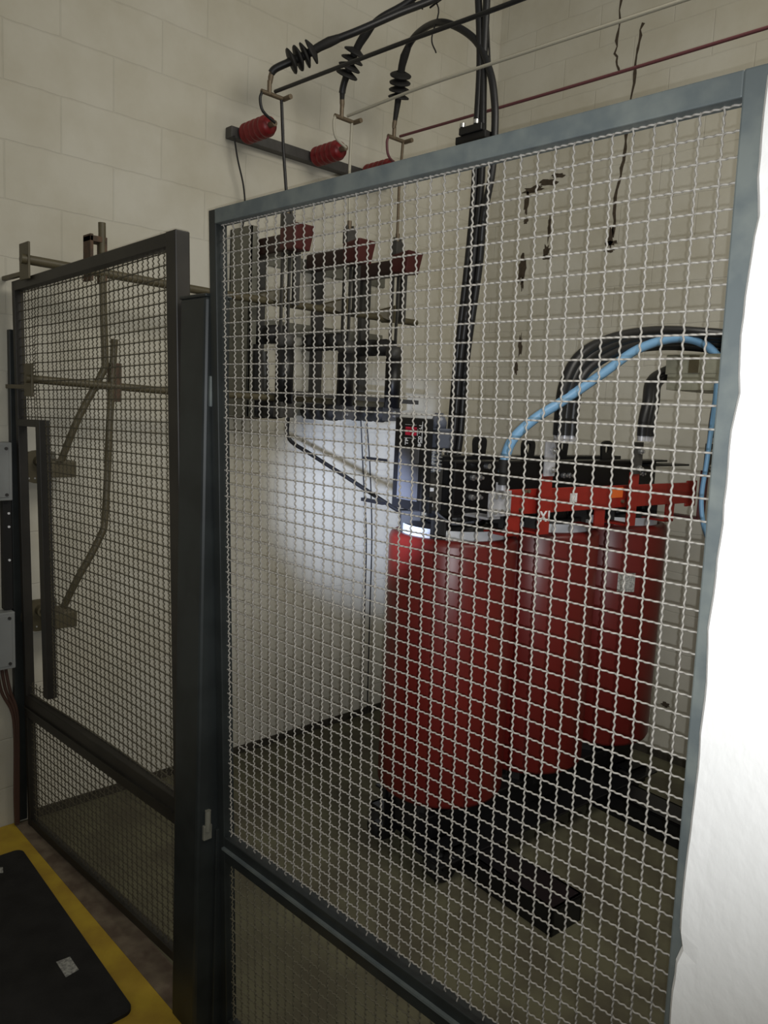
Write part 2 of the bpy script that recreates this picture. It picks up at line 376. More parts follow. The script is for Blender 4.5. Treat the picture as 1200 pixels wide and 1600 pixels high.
# gate: hung beside the post, a little twisted
def GP(x, z, off=0.0):
    s = (x-0.05)/1.17; t = z/2.08
    ya = (0.0)*(1-t)+(-0.036)*t; yb = 0.030*(1-t)+(-0.048)*t
    xa = 0.045*(1-t)+0.058*t; xb = 1.215*(1-t)+1.252*t
    zz = z + (0.046*(1-t)+0.0*t)*max(0, s)*1.0 - 0.024*(1-s)*t
    return Vector((xa+(xb-xa)*s, ya+(yb-ya)*s+off, zz))
gt = thing('mesh_gate', (0.6, 0.0, 0.02), 'dark framed wire mesh gate next to the left wall, with an open latch slot', 'gate')
X0, X1, GT = 0.05, 1.22, 2.088
pbar(GP, (X0, 0), (X0+0.024, 0), (X0+0.024, GT), (X0, GT), -0.016, 0.016).build('stile', M['gateframe'], gt, 0.002)
pbar(GP, (X1-0.050, 0), (X1, 0), (X1, GT), (X1-0.050, GT), -0.020, 0.020).build('stile', M['gateframe'], gt, 0.003)
pbar(GP, (X0+0.024, GT-0.034), (X1-0.05, GT-0.034), (X1-0.05, GT), (X0+0.024, GT), -0.016, 0.016).build('top_rail', M['gateframe'], gt, 0.002)
pbar(GP, (X0+0.024, 0.46), (X1-0.05, 0.46), (X1-0.05, 0.545), (X0+0.024, 0.545), -0.018, 0.014).build('middle_rail', M['gateframe'], gt, 0.002)
pbar(GP, (X0+0.024, 0.498), (X1-0.05, 0.498), (X1-0.05, 0.504), (X0+0.024, 0.504), -0.026, -0.018).build('rail_lip', M['gateframe'], gt)
pbar(GP, (X0+0.024, 0.0), (X1-0.05, 0.0), (X1-0.05, 0.032), (X0+0.024, 0.032), -0.014, 0.014).build('bottom_rail', M['gateframe'], gt, 0.002)
# latch slot frame
SX0, SX1, SZ0, SZ1 = 0.074, 0.245, 0.60, 1.575
sl = MB()
for q in (((SX1, 0.585), (SX1+0.036, 0.585), (SX1+0.036, 1.60), (SX1, 1.60)), ((SX0, 1.575), (SX1, 1.575), (SX1, 1.60), (SX0, 1.60))):
    sl.v, sl.f, sl.sm = sl.v, sl.f, sl.sm
    a, b, c, d = q
    sl.hexa([GP(*a, -0.018), GP(*b, -0.018), GP(*b, 0.018), GP(*a, 0.018), GP(*d, -0.018), GP(*c, -0.018), GP(*c, 0.018), GP(*d, 0.018)])
sl.build('latch_slot_frame', M['gateframe'], gt, 0.002)
gxs = [X0+0.045+PITCHW*i for i in range(36)]
def gb(x, z):
    return 0.012*math.sin(PI*min(1, max(0, (x-X0)/1.1))) - 0.012*math.exp(-((x-0.25)/0.05)**2-((z-1.78)/0.22)**2)
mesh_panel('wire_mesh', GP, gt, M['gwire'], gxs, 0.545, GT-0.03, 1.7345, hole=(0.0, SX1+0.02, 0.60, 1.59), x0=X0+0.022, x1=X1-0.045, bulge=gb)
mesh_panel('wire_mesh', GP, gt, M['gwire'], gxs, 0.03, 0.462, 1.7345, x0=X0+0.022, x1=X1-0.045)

# post between gate and panel
pt = thing('gate_post', (1.345, -0.03, 0), 'dark square steel post between the gate and the tall fence panel', 'post')
MB().box((1.268, -0.062, 0.0), (1.388, 0.008, 1.922)).build('shaft', M['darkframe'], pt, 0.008)
MB().box((1.266, -0.064, 1.920), (1.390, 0.010, 1.928)).build('cap', M['darkframe'], pt, 0.003)
MB().box((1.372, -0.010, 0.0), (1.398, 0.045, 0.58)).build('foot_plate', M['darkframe'], pt, 0.002)
lk = MB(); lk.box((1.386, -0.050, 1.665), (1.396, -0.022, 1.738)); lk.tube([(1.392, -0.036, 1.70), (1.404, -0.036, 1.70)], 0.008, 10)
lk.build('latch_plate', M['frame'], pt, 0.003)
lk = MB(); lk.box((1.386, -0.046, 0.56), (1.396, -0.022, 0.60)); lk.tube([(1.394, -0.034, 0.585), (1.394, -0.034, 0.64)], 0.008, 10)
lk.build('lower_latch', M['greygreen'], pt, 0.002)

# ------------------------------------------------------------------ things at the left wall outside the gate
tag(MB().box((0.002, -0.052, 0.02), (0.030, -0.012, 1.90)).build('wall_strip', M['darkframe'], None, 0.002),
    'dark steel strip fixed upright on the wall left of the gate', 'steel strip')
def wall_box(z0, z1, y1, label):
    t = thing('junction_box', (0.03, y1-0.12, z0), label, 'junction box')
    MB().box((0.002, y1-0.22, z0), (0.058, y1, z1)).build('body', M['grey'], t, 0.004)
    MB().box((0.058, y1-0.21, z0+0.012), (0.062, y1-0.012, z1-0.012)).build('cover', M['grey'], t, 0.002)
    for z in (z0+0.022, z1-0.022): MB().tube([(0.060, y1-0.022, z), (0.066, y1-0.022, z)], 0.006, 10).build('screw', M['darkgrey'], t)
wall_box(1.285, 1.497, -0.058, 'upper of the two grey wall boxes at the left edge, above the black strip')
wall_box(0.650, 0.868, -0.056, 'lower of the two grey wall boxes at the left edge, above the brown cables')
st = thing('black_channel', (0.02, -0.07, 0.9), 'narrow black channel with bright rivets between the two grey wall boxes', 'channel')
MB().box((0.002, -0.086, 0.872), (0.034, -0.054, 1.282)).build('body', M['blackmat'], st, 0.002)
for z in (1.235, 1.185, 1.06):
    MB().tube([(0.032, -0.066, z), (0.038, -0.066, z)], 0.0045, 10).build('rivet', M['white'], st)
for i, (dy, lab) in enumerate(((0.0, 'brown cable drooping out of the lower grey box, nearest the box edge'), (-0.016, 'brown cable drooping beside the gate, middle of three'), (0.014, 'brown cable running down to the floor beside the gate stile'))):
    pts = [(0.03, -0.10+dy, 0.66), (0.032, -0.085+dy, 0.56), (0.034, -0.055+dy*0.6, 0.47), (0.036, -0.050+dy*0.4, 0.36), (0.034, -0.052+dy*0.4, 0.15), (0.034, -0.052+dy*0.3, 0.012)]
    tag(MB().tube(smooth_path(pts), 0.006, 8).build('brown_cable', M['brown']), lab, 'cable')

# switch shafts along the left wall
def bracket(mb, y, z):
    mb.box((0.002, y-0.022, z-0.06), (0.30, y-0.014, z+0.055)).box((0.002, y-0.05, z-0.06), (0.008, y+0.02, z+0.055))
sh = thing('operating_shaft', (0.25, 0.8, 2.112), 'upper horizontal steel shaft running along the left wall to the switch', 'shaft')
MB().tube([(0.25, -0.085, 2.118), (0.25, 0.65, 2.104), (0.25, 1.80, 2.112)], 0.016, 12).build('bar', M['olive'], sh)
mb = MB().box((0.185, -0.068, 2.055), (0.268, -0.060, 2.175)).box((0.002, -0.066, 2.07), (0.19, -0.050, 2.085)); mb.build('bracket', M['olive'], sh, 0.002)
mb = MB().box((0.20, 0.145, 2.08), (0.262, 0.157, 2.24)).box((0.20, 0.195, 2.08), (0.262, 0.207, 2.22)).box((0.20, 0.145, 2.215), (0.262, 0.207, 2.235)); mb.build('crank_fork', M['rust'], sh, 0.002)
s2 = thing('operating_shaft', (0.25, 0.8, 1.70), 'lower horizontal steel shaft running along the left wall behind the gate', 'shaft')
MB().tube([(0.25, -0.075, 1.725), (0.25, 0.50, 1.708), (0.25, 1.66, 1.700)], 0.014, 12).build('bar', M['olive'], s2)
MB().box((0.20, -0.062, 1.665), (0.268, -0.054, 1.775)).box((0.002, -0.060, 1.69), (0.21, -0.046, 1.705)).build('bracket', M['olive'], s2, 0.002)
MB().box((0.22, 0.225, 1.66), (0.262, 0.262, 1.80)).build('crank_fork', M['rust'], s2, 0.002)
def lever(pts, y, z, lab, lab2):
    t = thing('operating_rod', pts[0], lab, 'rod')
    MB().tube(smooth_path(pts, 5), 0.013, 10).build('rod', M['olive'], t)
    d = thing('lever_bracket', (0.03, y, z), lab2, 'bracket')
    MB().lathe([(0, 0), (0.062, 0), (0.062, 0.012), (0, 0.012)], (0.03, y, z), (1, 0, 0), 28, False).build('disc', M['olive'], d)
    MB().box((0.002, y-0.055, z-0.02), (0.028, y+0.075, z+0.055)).build('base_plate', M['greygreen'], d, 0.002)
    MB().lathe([(0.020, 0), (0.020, 0.03), (0.012, 0.03), (0.012, 0)], (0.042, y+0.005, z+0.022), (1, 0, 0), 18, False).build('pin', M['olive'], d)
    MB().box((0.044, y+0.01, z-0.03), (0.16, y+0.10, z+0.03)).build('fork', M['olive'], d, 0.003)
    for k in range(3): MB().tube([(0.0415, y-0.030+0.022*k, z-0.042), (0.0430, y-0.030+0.022*k, z-0.042)], 0.0035, 8).build('hole', M['paper'], d)
lever([(0.25, 0.192, 2.285), (0.25, 0.197, 2.0), (0.25, 0.203, 1.82), (0.25, 0.195, 1.765), (0.22, 0.12, 1.60), (0.17, 0.075, 1.44)], 0.035, 1.405,
      'longer upright olive rod standing above the gate top, bent towards the upper bracket', 'upper round lever bracket on the wall, seen through the gate slot')
lever([(0.25, 0.239, 1.885), (0.25, 0.222, 1.6), (0.25, 0.205, 1.25), (0.25, 0.185, 1.16), (0.22, 0.11, 1.00), (0.17, 0.08, 0.89)], 0.035, 0.835,
      'shorter bent olive rod ending at the lower bracket, behind the gate mesh', 'lower round lever bracket on the wall, seen through the gate slot')

# ------------------------------------------------------------------ switchgear on the left wall
PY = (0.96, 1.30, 1.60); NM = ('nearest the gate', 'middle', 'nearest the transformer')
sw = thing('disconnect_switch', (0.05, 1.3, 1.65), 'three pole air switch with black insulators and red caps on the left wall', 'switch')
MB().box((0.002, 0.875, 1.62), (0.16, 0.887, 2.42)).box((0.002, 0.875, 1.62), (0.012, 0.96, 2.42)).box((0.15, 0.875, 1.62), (0.16, 0.915, 2.42)).build('side_plate', M['greygreen'], sw, 0.002)
for z in (2.33, 2.03, 1.66):
    MB().box((0.002, 0.887, z-0.03), (0.012, 1.80, z+0.03)).build('cross_rail', M['greygreen'], sw, 0.002)
def ribbed(x0, x1, y, z, r, n):
    p = [(0, 0)]; L = x1-x0
    for i in range(n):
        a = L*i/n; b = L*(i+0.55)/n; p += [(r, a), (r, b), (r*0.88, b), (r*0.88, L*(i+1)/n)]
    p += [(0, L)]
    return MB().lathe(p, (x0, y, z), (1, 0, 0), 24, True)
for y, nm in zip(PY, NM):
    MB().box((0.002, y+0.03, 1.62), (0.035, y+0.085, 2.40)).build('back_channel', M['darkgrey'], sw, 0.002)
    MB().box((0.035, y-0.035, 2.305), (0.345, y+0.035, 2.375)).build('insulator', M['darkins'], sw, 0.008)['label'] = 'upper dark brown support insulator'
    MB().hexa([Vector(p) for p in ((0.305, y-0.040, 2.310), (0.405, y-0.042, 2.305), (0.405, y+0.042, 2.305), (0.305, y+0.040, 2.310), (0.305, y-0.042, 2.395), (0.425, y-0.050, 2.405), (0.425, y+0.050, 2.405), (0.305, y+0.042, 2.395))]).build('arc_cap', M['capred'], sw, 0.006)['label'] = 'dark red flared cap'
    ribbed(0.035, 0.29, y, 1.975, 0.040, 3).build('insulator', M['blackmat'], sw)
    ribbed(0.035, 0.29, y, 1.655, 0.040, 3).build('insulator', M['blackmat'], sw)
    b = MB(); b.box((0.285, y-0.018, 1.95), (0.300, y-0.010, 2.48)).box((0.285, y+0.018, 1.95), (0.300, y+0.026, 2.48)).box((0.280, y-0.022, 2.40), (0.315, y+0.030, 2.46))
    b.box((0.275, y+0.05, 2.10), (0.30, y+0.075, 2.32)); b.build('contact_blade', M['darkgrey'], sw, 0.001)
    MB().tube([(0.292, y+0.004, 2.46), (0.292, y+0.004, 2.50)], 0.010, 10).build('terminal_stud', M['bronze'], sw)
    b = MB(); b.add([(0.235, y-0.02, 2.09), (0.235, y-0.10, 2.13), (0.30, y+0.0, 2.17), (0.30, y+0.0, 2.09), (0.235, y-0.012, 2.09), (0.235, y-0.092, 2.13), (0.30, y+0.008, 2.17), (0.30, y+0.008, 2.09)],
                    [(0, 1, 2, 3), (7, 6, 5, 4), (0, 4, 5, 1), (1, 5, 6, 2), (2, 6, 7, 3), (3, 7, 4, 0)])
    b.build('drive_link', M['olive'], sw)
    MB().lathe([(0, 0), (0.032, 0), (0.041, 0.02), (0.041, 0.06), (0, 0.06)], (0.31, y, 1.915), (0, 0, 1), 20).build('fuse_clip', M['darkgrey'], sw)
    MB().lathe([(0, 0), (0.038, 0), (0.038, 0.235), (0, 0.235)], (0.31, y, 1.685), (0, 0, 1), 20).build('fuse_tube', M['black'], sw)
    MB().box((0.285, y-0.035, 1.625), (0.34, y+0.035, 1.69)).build('fuse_clip', M['darkgrey'], sw, 0.002)
    for z in (1.648, 1.668): MB().tube([(0.338, y-0.012, z), (0.348, y-0.012, z)], 0.006, 8).build('bolt', M['bolt'], sw)
MB().bar((0.29, 0.99, 1.73), (0.29, 1.80, 1.72), 0.02, 0.012).build('trip_bar', M['darkgrey'], sw)
MB().tube(smooth_path([(0.20, 0.93, 1.90), (0.21, 0.935, 1.80), (0.20, 0.95, 1.73), (0.23, 1.0, 1.70)]), 0.014, 8).build('spring', M['darkgrey'], sw)
b = MB(); b.box((0.16, 0.90, 1.70), (0.18, 0.915, 1.93)); b.build('spring_bracket', M['blackmat'], sw)

# ------------------------------------------------------------------ bar with red post insulators, rods above
ib = tag(MB().box((0.004, 0.84, 2.785), (0.050, 1.78, 2.83)).build('insulator_bar', M['darkgrey'], None, 0.002), 'dark steel bar on the left wall carrying the red insulators', 'bar')
TY = (0.881, 1.262, 1.581)
RODM = (M['cable'], M['whiterod'], M['redrod']); RNAME = ('black', 'white', 'maroon')
REND = ((2.20, 3.13), (2.20, 3.03), (2.20, 2.925))
for k, (y, m, c) in enumerate(zip(TY, RODM, RNAME)):
    t = thing('post_insulator', (0.05, y, 2.81), 'red ribbed insulator on the wall bar under the %s rod' % c, 'insulator', 'red insulators on the wall bar')
    p = [(0, 0)]
    for i in range(5): p += [(0.036, 0.034*i), (0.043, 0.034*i+0.009), (0.043, 0.034*i+0.019), (0.034, 0.034*i+0.028)]
    p += [(0.034, 0.175), (0, 0.175)]
    MB().lathe(p, (0.052, y+0.03, 2.812), (1, 0, 0), 24).build('body', M['redins'], t)
    MB().tube([(0.225, y+0.03, 2.812), (0.262, y+0.03, 2.812)], 0.012, 12).build('stud', M['bronze'], t)
    r = thing('busbar_rod', (0.3, y, 2.91), '%s round busbar rod crossing above the cage, with its dropper' % c, 'rod')
    z0 = 2.914 if k == 0 else 2.927
    if k == 0: pts = [(0.3, y, z0), (1.0, y, 2.892), (1.6, y, 2.868), (2.7, y, 2.85)]
    elif k == 1: pts = [(0.3, y, z0), (0.75, y, 2.935), (1.25, y, 2.925), (1.9, y, 2.91), (2.7, y, 2.90)]
    else: pts = [(0.3, y, z0), (1.2, y, 2.915), (1.9, y, 2.912), (2.7, y, 2.91)]
    MB().tube(smooth_path(pts), 0.0075 if k == 0 else 0.006, 10).build('rod', m, r)
    MB().tube([(0.262, y-0.04, z0+0.0), (0.262, y+0.075, z0)], 0.009, 10).tube([(0.262, y+0.07, z0), (0.31, y+0.07, z0)], 0.010, 10).tube([(0.262, y-0.002, z0-0.005), (0.262, y-0.002, z0+0.05)], 0.009, 10).build('connector', M['bronze'], r)
    MB().tube(smooth_path([(0.262, y-0.035, z0), (0.262, y-0.045, z0-0.03), (0.262, y-0.03, 2.84), (0.262, y+0.03, 2.812)], 4), 0.006, 8).build('link', m, r)
    yy = PY[k]+0.004
    MB().tube([(0.262, y+0.058, z0), (0.268, (y+0.058+yy)/2, 2.72), (0.29, yy, 2.49)], 0.0065, 8).build('dropper', m if k < 2 else M['bronze'], r)

# high voltage cables: termination, sheds, cable
def hv(name_lab, start, pts, rad=0.0145):
    t = thing('high_voltage_cable', start, name_lab, 'cable')
    path = smooth_path(pts, 10)
    MB().tube([p for p in path if True][8:], rad, 12).build('cable', M['cable'], t)
    # tapered termination
    L = [0]
    for i in range(1, len(path)): L.append(L[-1]+(path[i]-path[i-1]).length)
    def at(s):
        for i in range(1, len(path)):
            if L[i] >= s: 
                f = (s-L[i-1])/(L[i]-L[i-1]); return path[i-1].lerp(path[i], f), (path[i]-path[i-1]).normalized()
        return path[-1], (path[-1]-path[-2]).normalized()
    q = [at(s)[0] for s in (0.03, 0.06, 0.10, 0.14, 0.18, 0.22, 0.26, 0.30, 0.34)]
    MB().tube(q, [0.010, 0.012, 0.014, 0.016, 0.016, 0.016, 0.017, 0.019, 0.015], 12).build('stress_cone', M['blackmat'], t)
    MB().tube([at(0.0)[0], at(0.02)[0], at(0.04)[0]], [0.008, 0.011, 0.010], 10).build('lug', M['bronze'], t)
    for i in range(4):
        p, d = at(0.135+0.030*i)
        MB().lathe([(0.016, -0.009), (0.047, -0.008), (0.049, -0.003), (0.044, 0.001), (0.020, 0.012)], p, d, 20).build('shed', M['blackmat'], t)
    return t
hv('high voltage cable on the black rod, leaning right through four black sheds', (0.262, 0.881, 2.96),
   [(0.262, 0.882, 2.955), (0.275, 0.885, 3.0), (0.32, 0.931, 3.035), (0.36, 0.988, 3.072), (0.42, 1.036, 3.112), (0.50, 1.133, 3.169), (0.58, 1.263, 3.253), (0.66, 1.433, 3.361), (0.74, 1.50, 3.46), (0.81, 1.46, 3.44), (0.845, 1.45, 3.293), (0.873, 1.45, 3.046), (0.876, 1.45, 2.769), (0.883, 1.45, 2.56), (0.869, 1.45, 2.262), (0.842, 1.45, 1.903), (0.828, 1.45, 1.584), (0.83, 1.43, 1.42)])
hv('high voltage cable on the white rod, rising steeply through four black sheds', (0.262, 1.262, 2.97),
   [(0.262, 1.262, 2.968), (0.275, 1.250, 3.04), (0.33, 1.243, 3.125), (0.38, 1.245, 3.193), (0.46, 1.269, 3.267), (0.56, 1.35, 3.339), (0.70, 1.43, 3.46), (0.83, 1.455, 3.52), (0.878, 1.455, 3.40), (0.888, 1.455, 3.05), (0.905, 1.455, 2.77), (0.912, 1.455, 2.554), (0.892, 1.455, 2.26), (0.862, 1.452, 1.903), (0.850, 1.45, 1.584), (0.85, 1.43, 1.42)])
hv('high voltage cable on the maroon rod, looping over in an arch', (0.262, 1.581, 2.97),
   [(0.262, 1.575, 2.968), (0.29, 1.57, 3.098), (0.36, 1.521, 3.219), (0.45, 1.505, 3.293), (0.652, 1.45, 3.265), (0.832, 1.45, 3.152), (0.924, 1.45, 3.009), (0.96, 1.45, 2.882), (0.97, 1.45, 2.762), (0.968, 1.45, 2.618), (0.940, 1.45, 2.453), (0.915, 1.47, 2.262), (0.878, 1.47, 1.903), (0.868, 1.47, 1.584), (0.87, 1.44, 1.42)])
cl = thing('cable_clamp', (0.90, 1.42, 2.77), 'black clamp block gripping the vertical high voltage cables above the fence top', 'clamp')
MB().box((0.80, 1.41, 2.745), (0.955, 1.50, 2.775)).build('block', M['blackmat'], cl, 0.004)
MB().box((0.83, 1.395, 2.772), (0.945, 1.415, 2.80)).build('strap', M['black'], cl, 0.003)
for x in (0.845, 0.915): MB().tube([(x, 1.40, 2.80), (x, 1.40, 2.815)], 0.011, 8).build('bolt', M['bolt'], cl)
tag(MB().tube(smooth_path([(0.57, 1.42, 3.33), (0.52, 1.36, 3.38), (0.50, 1.38, 3.42), (0.56, 1.42, 3.40), (0.64, 1.44, 3.32), (0.60, 1.45, 3.22), (0.62, 1.46, 3.16)]), 0.003, 6).build('tie_wire', M['blackmat']),
    'thin loose tie wire curling around the joined black cables', 'wire')
tag(MB().tube(smooth_path([(0.60, 1.43, 3.33), (0.72, 1.44, 3.37), (0.80, 1.45, 3.46)]), 0.004, 6).build('tie_wire', M['blackmat']),
    'thin grey black wire running out beside the joined cables at the top', 'wire')
tag(MB().tube([(0.868, 1.47, 3.45), (0.885, 1.47, 3.2), (0.91, 1.465, 3.05)], 0.004, 6).build('earth_wire', M['blackmat']),
    'thin black wire hanging down beside the thick vertical cables', 'wire')
tag(MB().tube(smooth_path([(0.055, 0.85, 2.79), (0.055, 0.87, 2.70), (0.05, 0.905, 2.60), (0.05, 0.915, 2.50), (0.05, 0.90, 2.40)]), 0.004, 6).build('earth_wire', M['blackmat']),
    'thin black earth wire drooping from the left end of the insulator bar', 'wire')
tag(MB().tube(smooth_path([(0.31, 0.985, 1.625), (0.315, 0.99, 1.535), (0.42, 1.03, 1.475), (0.60, 1.08, 1.393), (0.80, 1.135, 1.300), (0.91, 1.165, 1.255)]), 0.0085, 8).build('black_cable', M['cable']),
    'black cable sloping from the switch down to the nearest red coil', 'cable')
for y, lab, sd in ((1.672, 'thin black wire down the left wall to the floor, left of the pair', 0.0), (1.712, 'thin black wire down the left wall to the floor, right of the pair', 0.01)):
    tag(MB().tube(smooth_path([(0.012, y, 1.62), (0.014, y+0.03+sd, 1.35), (0.012, y+0.075, 1.0), (0.013, y+0.085, 0.6), (0.012, y+0.10, 0.02)]), 0.0035, 6).build('wall_wire', M['cable']), lab, 'wire')

# ------------------------------------------------------------------ transformer
TH = math.atan2(0.042, 0.480); C1 = Vector((1.175, 1.11, 0))
U3 = Vector((math.sin(TH), math.cos(TH), 0)); V3 = Vector((math.cos(TH), -math.sin(TH), 0))
def T(p): return C1 + V3*p[0] + U3*p[1] + Vector((0, 0, p[2]))
def TT(a, b, c): return T((a, b, c))
SPC = 0.482; CR = 0.236; ZB, ZTOP = 0.283, 1.246
tr = thing('transformer', TT(0.02, 0.48, 0), 'dry type transformer with three red resin coils on a black steel base', 'transformer')
def tbox(name, lo, hi, m, bevel=0.0, par=None):
    return MB().box(lo, hi, T).build(name, m, par or tr, bevel)
pos = ('nearest the fence', 'middle', 'farthest, by the back wall')
for k in range(3):
    o = TT(0, SPC*k, 0)
    c = MB().lathe([(0.196, ZB), (CR-0.02, ZB), (CR-0.006, ZB+0.006), (CR, ZB+0.02), (CR, ZTOP-0.022), (CR-0.006, ZTOP-0.008), (CR-0.02, ZTOP), (0.203, ZTOP), (0.196, ZTOP-0.01)], o, (0, 0, 1), 72, True, closed=True).build('coil', M['red'], tr)
    MB().lathe([(0.180, ZB+0.01), (0.186, ZB+0.01), (0.193, ZTOP+0.030), (0.184, ZTOP+0.030)], o, (0, 0, 1), 64, True, closed=True).build('insulating_sleeve', M['whitering'], c)
    MB().lathe([(0.115, ZB-0.02), (0.160, ZB-0.02), (0.160, ZTOP+0.04), (0.115, ZTOP+0.04)], o, (0, 0, 1), 48, True, closed=True).build('inner_winding', M['black'], c)
    MB().lathe([(0, ZB-0.10), (0.105, ZB-0.10), (0.105, ZTOP+0.10), (0, ZTOP+0.10)], o, (0, 0, 1), 32, False).build('core_leg', M['black'], tr)
    for a in (-60, -125, 120, 60):
        ca, sa = math.cos(math.radians(a)), math.sin(math.radians(a))
        def S(p, k=k, ca=ca, sa=sa): return TT(p[0]*ca-p[1]*sa, SPC*k+p[0]*sa+p[1]*ca, p[2])
        MB().box((0.125, -0.028, ZTOP-0.005), (0.200, 0.028, ZTOP+0.075), S).box((0.13, -0.022, ZTOP+0.075), (0.175, 0.022, ZTOP+0.11), S).build('support_block', M['blackmat'], c, 0.004)
        MB().box((0.125, -0.028, ZB-0.06), (0.215, 0.028, ZB+0.003), S).build('support_block', M['blackmat'], c, 0.004)
# yokes and clamps
tbox('upper_yoke', (-0.085, -0.14, 1.325), (0.085, 1.11, 1.49), M['blackmat'])
tbox('lower_yoke', (-0.085, -0.14, 0.115), (0.085, 1.11, 0.265), M['blackmat'])
for s in (-1, 1):
    a, b = sorted((s*0.088, s*0.096)); c, d = sorted((s*0.096, s*0.150))
    MB().box((a, -0.155, 1.325), (b, 1.125, 1.517), T).box((c, -0.155, 1.509), (d, 1.125, 1.517), T).box((c, -0.155, 1.325), (d, 1.125, 1.333), T).build('upper_clamp', M['black'], tr, 0.002)
    MB().box((a, -0.19, 0.10), (b, 1.15, 0.255), T).box((c, -0.19, 0.10), (d+0.08*(s > 0), 1.15, 0.108), T).box((c, -0.19, 0.247), (d, 1.15, 0.255), T).build('lower_clamp', M['black'], tr, 0.002)
    for u in ((0.27, 0.755) if s > 0 else (0.20, 0.70)):
        lg = MB(); n = 14; ring = []
        for i in range(n+1):
            aa = PI*i/n; ring.append((u+0.034*math.cos(aa)*(1 if abs(math.cos(aa)) < .5 else 1.05), 1.562+0.032*math.sin(aa)**0.5))
        ring = [(u+0.030, 1.515)]+ring+[(u-0.030, 1.515)]
        hole = [(u+0.012*math.cos(PI/2+2*PI*i/len(ring)-PI*0.9), 1.560+0.020*math.sin(PI/2+2*PI*i/len(ring)-PI*0.9)) for i in range(len(ring))]
        w0, w1 = s*0.092-0.005, s*0.092+0.005
        A = [TT(w0, y, z) for y, z in ring]; B = [TT(w1, y, z) for y, z in ring]; Ch = [TT(w0, y, z) for y, z in hole]; D = [TT(w1, y, z) for y, z in hole]
        m_ = len(ring); fsx = []
        for i in range(m_):
            j = (i+1) % m_
            fsx += [(i, j, 2*m_+j, 2*m_+i), (m_+j, m_+i, 3*m_+i, 3*m_+j), (i, m_+i, m_+j, j), (2*m_+i, 2*m_+j, 3*m_+j, 3*m_+i)]
        lg.add(A+B+Ch+D, fsx); lg.build('lifting_lug', M['black'], tr)
tbox('end_plate', (0.086, -0.158, 1.327), (0.15, -0.150, 1.515), M['black'], 0.002)
tbox('top_strap', (0.09, 0.95, 1.492), (0.17, 1.27, 1.500), M['black'], 0.001)
for u in (-0.02, 0.48, 0.98):
    for z in (1.455, 1.385):
        for du in (0.0, 0.035):
            MB().lathe([(0, 0), (0.011, 0), (0.011, 0.010), (0.006, 0.012), (0.006, 0.022), (0, 0.022)], TT(0.096, u+du, z), V3, 8, False).build('clamp_bolt', M['bolt'], tr)
MB().tube([TT(0.11, 0.115, 1.525), TT(0.11, 0.115, 1.545)], 0.010, 8).build('clamp_bolt', M['bolt'], tr)
MB().tube([TT(0.12, 0.02, 1.498), TT(0.14, 0.02, 1.498)], 0.010, 8).build('clamp_bolt', M['bolt'], tr)
# base: two skids with rollers
for u0, u1 in ((-0.035, 0.12), (0.805, 0.96)):
    sk = MB().box((-0.26, u0, 0.0), (0.60, u0+0.012, 0.098), T).box((-0.26, u1-0.012, 0.0), (0.60, u1, 0.098), T).box((-0.26, u0, 0.086), (0.60, u1, 0.098), T).box((0.588, u0, 0.0), (0.60, u1, 0.098), T)
    sk.build('skid', M['black'], tr, 0.002)
for u in (-0.115, 1.03):
    for wv in (-0.185, 0.155):
        MB().box((wv-0.045, u-0.03, 0.06), (wv-0.035, u+0.075, 0.135), T).box((wv+0.035, u-0.03, 0.06), (wv+0.045, u+0.075, 0.135), T).box((wv-0.045, u-0.03, 0.125), (wv+0.045, u+0.075, 0.135), T).build('roller_fork', M['black'], tr)
        MB().lathe([(0, -0.03), (0.055, -0.03), (0.060, -0.022), (0.060, 0.022), (0.055, 0.03), (0, 0.03)], TT(wv, u, 0.060), V3, 28).build('roller', M['blackmat'], tr)
MB().tube([TT(0.205, -0.11, 0.10), TT(0.215, -0.11, 0.10)], 0.009, 8).build('roller_bolt', M['bolt'], tr)
# low voltage busbars on the right side
BW = 0.275
nb = MB().box((BW-0.004, -0.085, 1.345), (BW+0.004, 1.13, 1.432), T).build('neutral_bar', M['redpaint'], tr, 0.002)
for u in (0.02, 0.50, 0.98):
    MB().box((0.155, u-0.03, 1.27), (BW-0.004, u+0.03, 1.278), T).box((BW-0.012, u-0.03, 1.27), (BW-0.004, u+0.03, 1.36), T).build('winding_tail', M['redpaint'], tr, 0.001)
for k, u in enumerate((0.132, 0.650, 1.165)):
    b = MB().box((0.300, u-0.028, 1.275), (0.308, u+0.028, 1.485), T).box((0.16, u-0.028, 1.275), (0.300, u+0.028, 1.283), T).build('phase_bar', M['redpaint'] if k < 2 else M['redrod'], tr, 0.001)
    MB().box((0.309, u-0.027, 1.478), (0.316, u+0.027, 1.600), T).build('terminal_plate', M['silver'] if k == 0 else M['darkgrey'], b, 0.001)
    for z in (1.50, 1.565): MB().lathe([(0, 0), (0.012, 0), (0.012, 0.009), (0.006, 0.010), (0.006, 0.020), (0, 0.020)], TT(0.316, u+0.006, z), V3, 8, False).build('terminal_bolt', M['bolt'], b)
    if k == 0:
        text_mesh('X1', 0.050, 'phase_lettering', M['white'], b, TT(0.3086, u-0.026, 1.322), U3, (0, 0, 1))['label'] = 'white letters X1'
tbox('terminal_plate', (BW+0.005, -0.125, 1.345), (BW+0.012, -0.02, 1.43), M['silver'], 0.001, nb)
tbox('end_tail', (0.17, -0.125, 1.335), (BW+0.004, -0.06, 1.343), M['silver'], 0.001, nb)
for u in (-0.10, -0.07, -0.038):
    for z in (1.362, 1.412): MB().lathe([(0, 0), (0.009, 0), (0.009, 0.008), (0, 0.008)], TT(BW+0.012, u, z), V3, 8, False).build('terminal_bolt', M['bolt'], nb)
